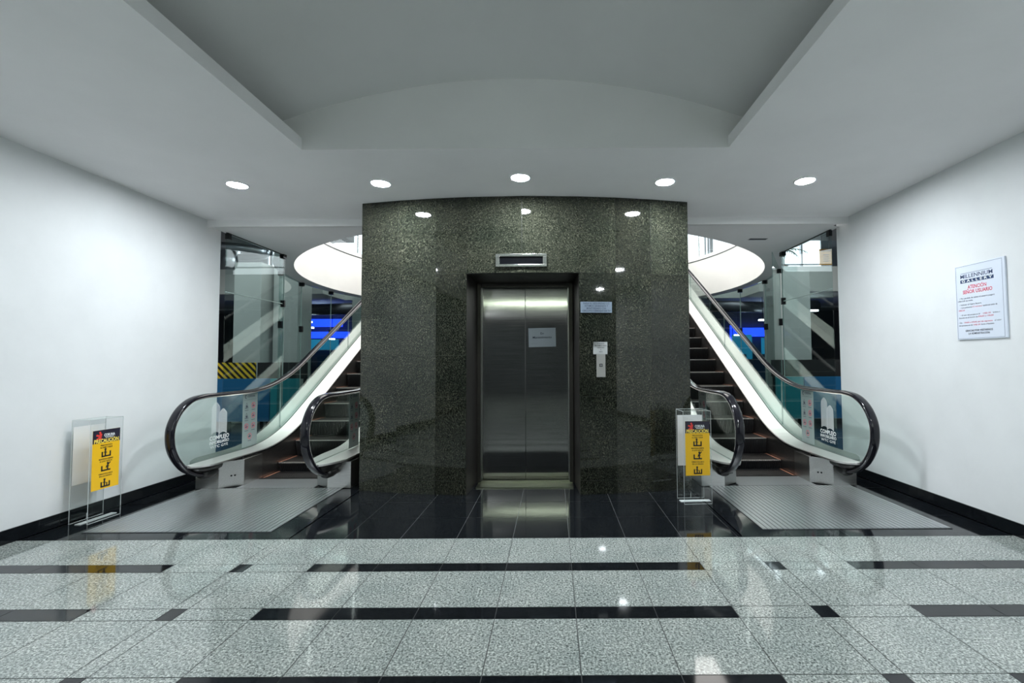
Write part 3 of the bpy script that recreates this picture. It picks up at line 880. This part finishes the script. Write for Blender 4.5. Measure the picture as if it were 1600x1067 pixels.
def stand(loc, fdir, w, d, h, label, name_empty=False):
    """open clear acrylic box: front and back sheets, top, foot strip; fdir = direction it faces"""
    n = Vector(fdir).normalized(); u = Vector((0, 0, 1)); r = u.cross(n)       # right as seen by a viewer facing it
    t = thing('sign_stand', loc, label, 'sign stand', 'clear acrylic caution sign stands')
    base = Vector(loc)
    ff = Frame(base - r * w / 2 + n * (d / 2), r, u)
    fbk = Frame(base - r * w / 2 - n * (d / 2), r, u)
    ac = MB(); th = .004
    ff.slab(ac, 0, 0, w, h, -th, 0, 0); fbk.slab(ac, 0, 0, w, h, 0, th, 0)
    ac.build('acrylic_sheet', ACRYL, t)
    tp = MB(); ff.slab(tp, 0, h - th, w, h, -d, 0); tp.build('acrylic_top', ACRYL, t)
    e = MB()
    for fr, w0 in ((ff, -th), (fbk, 0)):
        fr.slab(e, -.0022, 0, 0, h, w0, w0 + th); fr.slab(e, w, 0, w + .0022, h, w0, w0 + th)
        fr.slab(e, 0, h, w, h + .0015, w0, w0 + th)
        fr.slab(e, 0, 0, w, .004, w0, w0 + th)
    ff.slab(e, -.0022, h - th, 0, h, -d, 0); ff.slab(e, w, h - th, w + .0022, h, -d, 0)
    ff.slab(e, w * .5, 0.004, w * .5 + .003, .05, -d, -d + th)
    split(e, 'polished_edge', ACRE, t)
    ft = MB(); ff.slab(ft, -.01, 0.0005, w + .02, .006, -d * .62, -d * .5 + .03); ft.build('foot_strip', ACRE, t)
    pf = Frame(ff.p(.016, .265, .0006), r, u); poster(pf, t, .232, .505)
    # white sheet in the back face
    m = MB(); fbk.slab(m, .008, h - .55, w - .006, h - .06, th + .0005, th + .0016); m.build('paper_sheet', PAPERW, t)
    return t
stand((-3.665, 3.985, 0), (1, -.04, 0), .275, .165, .865, 'clear acrylic stand with yellow caution poster on the floor beside the left white wall')
stand((1.635, 4.40, 0), (.06, -1, 0), .262, .20, .865, 'clear acrylic stand with yellow caution poster between the lift block and the right escalator')

# --------------------------------------------------------------- rules sign on right wall
sg = thing('wall_sign', (3.79, 3.71, 1.82), 'white rules sign with red and navy Spanish text on the right wall', 'sign')
f = Frame((XW - .004, 3.925, 1.505), (0, -1, 0), (0, 0, 1)); SW, SH = .435, .632
m = MB(); f.slab(m, 0, 0, SW, SH, -.004, .010); m.build('board', SIGNW, sg, .002)
m = MB()
for a0, b0_, a1, b1 in ((.008, .008, SW - .02, .010), (.008, SH - .012, SW - .02, SH - .010), (.008, .008, .010, SH - .010), (SW - .022, .008, SW - .020, SH - .010)):
    f.rect(m, a0, b0_, a1, b1, .0108)
f.line(m, .055, .560, .335, .560, .0025, w=.0108)
f.text(m, 'MILLENNIUM', .195, .532, .046, w=.011, bold=.01, width=.285)
f.rect(m, .050, .478, .345, .506, .0108)
m.build('navy_lettering', INKN, sg)
m = MB(); f.text(m, 'G A L L E R Y', .197, .492, .028, w=.0112, bold=.02, width=.27); m.build('banner_lettering', DECALW, sg)
m = MB(); f.text(m, 'ATENCIÓN', .20, .438, .042, w=.011, bold=.015, width=.165); f.text(m, 'SEÑOR USUARIO', .20, .398, .042, w=.011, bold=.015, width=.26)
f.text(m, '15 minutos', .195, .270, .017, w=.011, width=.085); f.text(m, 'US$1,50', .052, .247, .017, w=.011, width=.055)
f.text(m, 'US$1,00', .275, .206, .017, w=.011, width=.065); f.text(m, '07h00 a 19h00', .265, .184, .017, w=.011, width=.13)
f.text(m, '19h00 a 07h00 del día siguiente', .195, .142, .017, w=.011, width=.25); f.text(m, 'US$1,50', .185, .119, .017, w=.011, width=.06)
m.build('red_lettering', INKR, sg)
m = MB()
for t, a, b, wd in (('• Por pérdida de ticket el usuario pagará', .19, .348, .31), ('US$15,00 de multa.', .09, .326, .14), ('• Solicitar al Cajero factura.', .135, .294, .20),
                    ('• Los primeros', .095, .270, .105), ('tendrá un costo de', .305, .270, .12), ('• El valor del parqueo es de', .13, .206, .175), ('la hora o', .355, .206, .055),
                    ('fracción en el horario de', .11, .184, .17), ('• De', .038, .142, .03), ('el valor', .365, .142, .055), ('del parqueo es de', .085, .119, .125), ('hora o fracción.', .28, .119, .11)):
    f.text(m, t, a, b, .017, w=.011, width=wd, bold=.005)
f.text(m, 'GRACIAS POR VISITARNOS', .20, .072, .022, w=.011, bold=.02, width=.24); f.text(m, 'LA ADMINISTRACIÓN', .20, .048, .022, w=.011, bold=.02, width=.185)
m.build('dark_lettering', INK, sg)

vt = MB()
for q in range(3): vt.box(2.92, 3.14, 5.98 + q * .018, 5.990 + q * .018, ZL - .006, ZL - .0005)
vt.box(2.91, 3.15, 5.97, 6.04, ZL - .003, ZL - .0004, 1)
tag(vt.build('ceiling_vent', [BLACKM, mat('vent_grey', (.25, .26, .27), .6)]), 'small dark slotted vent in the ceiling at the right edge of the round opening', 'vent')
# --------------------------------------------------------------- glass partitions
wn = 0
def clip(mb, x, y, z, sx=.03, sy=.03, sz=.03): mb.box(x - sx, x + sx, y - sy, y + sy, z - sz, z + sz)
for s in (-1, 1):
    wn += 1
    x = s * 3.735
    o = MB().box(x - .005, x + .005, 5.565, 6.78, 2.215, ZL - .006).build(f'window_{wn}', GLASSP)
    struct(o, ('left' if s < 0 else 'right') + ' clear glass pane in line with the white wall end, above its joint', 'window')
    lowp = MB().box(x - .005, x + .005, 5.565, 6.78, .01, 2.205).build('pane', GLASSP, o)
    m = MB(); m.box(x - .006, x + .006, 5.565, 6.78, 2.205, 2.215); m.box(x - .006, x + .006, 6.78, 6.786, .01, ZL - .006)
    m.build('glass_edge', GLASSE, o)
    m = MB(); m.box(x - .012, x + .012, 5.57, 6.80, ZL - .008, ZL - .0005); clip(m, x, 5.60, ZL - .045, .02, .03, .035); clip(m, x, 6.75, ZL - .03, .03, .04, .03); m.box(x - .03, x + .03, 6.745, 6.775, 2.16, 2.26)
    split(m, 'clamp', BLACKM, o)
angs = [50.5, 69.3, 83.7, 98.1, 112.5, 126.9, 141.3, 155.7, 170.1]
for s in (-1, 1):
    for i, (a, b) in enumerate(zip(angs[:-1], angs[1:])):
        wn += 1
        A = P(s * math.radians(a), RG - .02, 0); B = P(s * math.radians(b), RG - .02, 0)
        d = (Vector(B) - Vector(A)).normalized(); q = Vector((-d.y, d.x, 0)) * .005
        def seg(z0, z1, A=A, B=B, q=q, e=.002, d=d):
            m = MB(); pa = Vector(A) + d * e; pb = Vector(B) - d * e
            m.prism([(pa + q)[:2], (pb + q)[:2], (pb - q)[:2], (pa - q)[:2]], 'z', z0, z1); return m
        o = seg(.01, ZL - .01).build(f'window_{wn}', GLASSP)
        struct(o, 'curved-row glass pane of the ' + ('left' if s < 0 else 'right') + ' partition behind the escalator', 'window')
        m = MB(); clip(m, B[0], B[1], ZL - .04, .045, .03, .035); clip(m, B[0], B[1], 2.0, .03, .03, .06)
        split(m, 'clamp', BLACKM, o)
        m = MB()
        pa = Vector(B) - d * .002; 
        m.prism([(pa + q * 1.4)[:2], (pa + q * 1.4 + d * .004)[:2], (pa - q * 1.4 + d * .004)[:2], (pa - q * 1.4)[:2]], 'z', .01, ZL - .01); m.build('glass_edge', GLASSE, o)

# --------------------------------------------------------------- hall beyond the glass
struct(MB().box(-14, 14, 16, 16.2, 0, 3.3).build('wall_far', DARKPL), 'dark back wall of the hall beyond the glass', 'wall')
for s, nm in ((-1, 'far_left'), (1, 'far_right')):
    struct(MB().box(s * 14, s * 14.2, 5.0, 16.2, 0, 7).build('wall_' + nm, DARKPL), 'dark side wall of the hall beyond the glass', 'wall')
    struct(MB().box(s * 4.0, s * 14.2, 5.0, 5.2, 0, 7).build('wall_return_' + nm, DARKPL), 'dark return wall beside the lobby', 'wall')
# gallery slab of the upper floor (behind the hall) and its parapet
m = MB()
m.box(-14, 14, 14.62, 14.75, 3.0, 4.05); m.box(-14, 14, 14.62, 14.75, 5.65, 7.0)
struct(m.build('wall_upper', PLASTER), 'grey wall above and below the upper window band', 'wall')
struct(MB().box(-14, 14, 5.3, 16.2, 6.6, 6.8).build('ceiling_upper', DARKPL), 'dark high ceiling over the upper floor', 'ceiling')
m = MB()
m.box(-14, 14, 12.6, 16, 3.05, 3.78)
for s in (-1, 1): m.box(s * 5.5, s * 14, 11.4, 12.6, 3.05, 3.68)
struct(m.build('floor_upper', PLASTER), 'pale grey edge of the upper gallery floor', 'floor')
# dark soffit panels high outside the glass
for s in (-1, 1):
    pass
m = MB()
for s in (-1, 1): m.box(s * (5.6 if s < 0 else 6.9), s * 14, 9.2, 13.4, 4.86, 5.1)
struct(m.build('ceiling_side', DARKPL), 'dark lowered ceiling over the side galleries', 'ceiling')
# window mullions
for i, x in enumerate([-11.5, -10.2, -9.3, -8.9, -8.5, -7.9, -6.7, -5.2, -3.9, 3.45, 5.14, 5.24, 5.34, 6.9, 8.2, 9.5, 9.75, 10.0, 11.5]):
    w_ = .022 if i % 3 else .045
    struct(MB().box(x - w_, x + w_, 14.3, 14.4, 4.05, 5.66).build(f'trim_{i+10}', mat('mullion_grey', (.35, .38, .42), .4) if i == 0 else bpy.data.materials['mullion_grey']), 'slim grey mullion of the bright upper window band', 'mullion')
m = MB(); m.box(-14, 14, 14.3, 14.4, 4.0, 4.06); m.box(-14, 14, 14.3, 14.4, 4.32, 4.35)
struct(m.build('trim_4', bpy.data.materials['mullion_grey']), 'grey sill rail of the upper window band', 'trim')

m = MB()
for x0, x1, z1 in ((-10.4, -9.54, 4.72), (-9.54, -8.66, 5.66), (-8.60, -8.53, 5.66), (-8.46, -8.42, 5.66), (-8.34, -7.2, 5.66), (7.35, 7.6, 5.66), (8.75, 10.2, 5.66)):
    m.box(x0, x1, 14.2, 14.24, 4.05, z1)
for i, o in enumerate(split(m, 'trim_40', mat('blue_grey_panel', (.13, .16, .19), .4), None)):
    o.name = f'trim_{40 + i}'; struct(o, 'blue-grey panel between the bright slits of the upper windows', 'panel')
# columns
def column(x0, x1, y0, y1, z1, lb):
    c = MB().box(x0, x1, y0, y1, 0, z1).build('column', PLASTER, None, .01)
    return tag(c, lb, 'column', 'plaster columns beyond the glass')
column(-6.75, -6.15, 10.0, 10.6, 3.55, 'grey plaster column beyond the left glass, left one')
column(-6.06, -5.50, 10.3, 10.9, 3.6, 'pale grey plaster column beyond the left glass, nearer the escalator')
column(-5.02, -4.95 + .34, 12.0, 12.5, 3.05, 'slim pale column behind the left escalator')
column(5.22, 5.98, 10.0, 10.6, 3.3, 'wide pale plaster column beyond the right glass')

# hoarding and barriers
def board(name, x0, x1, y, z0, z1, m_, lb, cat, grp):
    t = thing(name, ((x0 + x1) / 2, y, 0), lb, cat, grp)
    MB().box(x0, x1, y, y + .04, z0, z1).build('panel', m_, t)
    for xx in (x0 + .05, x1 - .09): MB().box(xx, xx + .04, y + .04, y + .09, 0, z1).build('post', BLACKM, t)
    return t
g1 = 'site hoarding panels beyond the glass'
board('hoarding_panel', -8.9, -6.75, 9.45, .12, .98, BLUEH, 'blue hoarding panel beyond the left glass, furthest left', 'hoarding', g1)
board('hoarding_panel', -6.7, -5.55, 9.40, .12, 1.0, BLUEH, 'blue hoarding panel below the striped barrier on the left', 'hoarding', g1)
board('hoarding_panel', -5.5, -4.92, 9.35, .12, 1.0, TEAL, 'teal hoarding panel just behind the left handrail', 'hoarding', g1)
board('hoarding_panel', 4.92, 5.45, 9.40, .12, .98, TEAL, 'teal hoarding panel just behind the right handrail', 'hoarding', g1)
board('hoarding_panel', 5.5, 8.6, 9.45, .12, .98, BLUEH, 'blue hoarding panel beyond the right glass', 'hoarding', g1)
g2 = 'barrier bands above the hoarding'
board('barrier_band', -8.9, -6.05, 9.7, .98, 1.33, HAZ, 'yellow and black striped barrier band beyond the left glass', 'barrier', g2)
board('barrier_band', -6.0, -4.95, 9.7, .98, 1.33, BLACKF, 'black barrier band beyond the left glass', 'barrier', g2)
board('barrier_band', 4.95, 8.6, 9.7, .98, 1.33, BLACKF, 'black barrier band beyond the right glass', 'barrier', g2)

# shop front with blue light far behind
for s in (-1, 1):
    t = thing('shop_front', (s * 6.4, 14.0, 0), ('left' if s < 0 else 'right') + ' shop front with blue light bands far behind the glass', 'shop front', 'blue lit shop fronts')
    MB().box(s * 4.2, s * 7.7, 14.3, 14.5, 0, 2.95).build('back_wall', DARKPL, t)
    m = MB()
    if s < 0:
        m.box(-7.5, -6.25, 14.1, 14.15, 2.42, 2.66); m.box(-7.7, -6.0, 14.0, 14.05, 2.06, 2.26)
    else:
        m.box(5.9, 7.7, 14.1, 14.15, 2.05, 2.32); m.box(5.8, 5.86, 14.1, 14.15, 1.5, 2.4)
    split(m, 'blue_light_band', NEONB, t)
    m = MB()
    if s < 0: m.box(-7.7, -6.3, 13.95, 14.0, 1.70, 2.02)
    else: m.box(5.8, 6.4, 13.95, 14.0, 1.35, 2.1); m.box(6.7, 6.95, 13.95, 14.0, .7, 2.0)
    split(m, 'cyan_panel', CYANP, t)
    m = MB()
    for q in range(4):
        m.box(s * (5.0 + q * .7), s * (5.5 + q * .7), 13.9, 13.98, .35, 1.5)
    split(m, 'display_case', mat('dark_blue_case', (.01, .04, .09), .3), t)
spots_l = [(-6.9, 13.2, 2.50, .14), (-6.6, 12.8, 2.30, .10), (-7.1, 13.0, 2.12, .2), (-6.5, 13.3, 2.75, .07), (-6.2, 13.3, 2.0, .06)]
spots_r = [(6.35, 12.1, 2.50, .12), (6.55, 13.0, 2.62, .14), (6.05, 12.4, 2.42, .09), (6.9, 13.0, 2.05, .12), (7.3, 12.3, 2.66, .2), (5.7, 13.2, 2.05, .10), (6.6, 12.0, 2.0, .10)]
for i, (x, y, z, r) in enumerate(spots_l + spots_r):
    side = 'left' if x < 0 else 'right'
    t = MB().box(x - r, x + r, y, y + .12, z - .02, z + .02).build('hanging_lamp', LITW)
    MB().box(x - .006, x + .006, y + .05, y + .06, z + .02, 3.6).build('hanger', BLACKM, t)
    tag(t, f'small white lamp glowing in the dark hall beyond the {side} glass', 'lamp', f'hall lamps beyond the {side} glass')
# ceiling of hall under the upper slab: ducts
for s in (-1, 1):
    m = MB(); m.tube([(s * 4.8, 12.8, 2.85), (s * 6.2, 12.6, 2.78), (s * 7.8, 12.9, 2.86)], .16, 12)
    tag(m.build('air_duct', mat('duct_grey', (.12, .13, .15), .4, .6) if s < 0 else bpy.data.materials['duct_grey']), ('left' if s < 0 else 'right') + ' round grey air duct under the upper floor', 'duct', 'air ducts under the upper floor')
# big silver duct ring seen high through the left glass
m = MB(); pts_ = [(-8.9 + 1.1 * math.cos(a), 12.6 + .7 * math.sin(a), 4.42) for a in [PI * 2 * i / 28 for i in range(29)]]
m.tube(pts_, .11, 12)
for px_ in (-9.4, -8.5): m.cyl((px_, 12.2, 3.78), .16, .62, 'z', 18, r2=.24)
tag(m.build('ring_duct', mat('duct_silver', (.42, .45, .48), .28, .9)), 'shiny silver ring-shaped duct high beyond the left glass', 'duct')
# hanging signs on the gallery
t = thing('gallery_sign', (7.55, 12.0, 4.05), 'orange hanging sign in the bright window beyond the right glass', 'sign')
MB().box(7.40, 7.72, 12.0, 12.02, 3.84, 4.26).build('board', ORG, t)
m = MB(); f = Frame((7.40, 11.998, 3.84), (1, 0, 0), (0, 0, 1))
for q in range(4): f.line(m, .09, .10 + q * .055, .24, .10 + q * .055, .022, .001)
f.rect(m, .02, .36, .30, .41, .001)
m.build('print', mat('brown_print', (.25, .10, .03), .6), t)
m = MB(); m.box(7.45, 7.46, 12.0, 12.01, 4.26, 4.86); m.box(7.66, 7.67, 12.0, 12.01, 4.26, 4.86); split(m, 'hanging_wire', BLACKM, t)
t = thing('gallery_sign', (-6.9, 12.0, 3.95), 'pale yellow hanging sign high beyond the left glass', 'sign')
MB().box(-7.08, -6.78, 12.0, 12.02, 3.80, 4.12).build('board', YSIGN, t)
m = MB(); f = Frame((-7.08, 11.998, 3.80), (1, 0, 0), (0, 0, 1))
for q in range(3): f.line(m, .08, .07 + q * .05, .22, .07 + q * .05, .02, .001)
f.line(m, .11, .25, .19, .25, .03, .001)
m.build('print', ORG, t)
m = MB(); m.box(-7.05, -7.04, 12.0, 12.01, 4.12, 4.86); m.box(-6.83, -6.82, 12.0, 12.01, 4.12, 4.86); split(m, 'hanging_wire', BLACKM, t)
# palm on the right gallery
t = thing('potted_palm', (6.85, 12.9, 3.78), 'green palm in a pot before the bright window beyond the right glass', 'plant')
MB().cyl((6.85, 12.9, 3.78), .12, .22, 'z', 20, r2=.16).build('pot', TERRA, t)
MB().tube([(6.85, 12.9, 3.95), (6.87, 12.9, 4.2), (6.85, 12.9, 4.35)], .02, 8).build('stem', TERRA, t)
for k in range(9):
    a = k * 2.4; m = MB(); L = .42 + .1 * (k % 3)
    path = [Vector((6.85, 12.9, 4.33)) + Vector((math.cos(a) * L * q, math.sin(a) * L * q, .36 * q - .42 * q * q + .05)) for q in [j / 8 for j in range(9)]]
    for j in range(1, 9):
        p = path[j]; dr = (path[j] - path[j - 1]).normalized(); sd = dr.cross(Vector((0, 0, 1))).normalized()
        for sgn in (-1, 1):
            tip = p + sd * sgn * .13 * (1.1 - j / 9) + dr * .08 - Vector((0, 0, .05))
            m.face([p - dr * .02, p + dr * .02, tip])
    m.tube(path, .006, 5); m.build('frond', LEAF, t)
# upper glass railing on the kerb
t = thing('trim_5', (CX, CY, ZT + .12), 'curved clear glass railing above the round opening', 'railing'); t['kind'] = 'structure'
m = MB()
th2 = [x for x in ths if abs(x) > math.radians(30)]
for sgn in (-1, 1):
    tt = [x for x in ths if x * sgn > math.radians(34) and x * sgn < math.radians(150)]
    m = MB(); m.grid([[P(x, RH + .12, z) for x in tt] for z in (ZT + .12, ZT + .95)]); m.build('glass', GLASS, t)
    m = MB(); m.tube([P(x, RH + .12, ZT + .97) for x in tt], .022, 8); m.build('top_rail', SILVER, t)
    m = MB()
    for x in tt[::8]:
        p = P(x, RH + .12, 0); m.box(p[0] - .015, p[0] + .015, p[1] - .015, p[1] + .015, ZT + .12, ZT + .96)
    split(m, 'railing_post', SILVER, t)
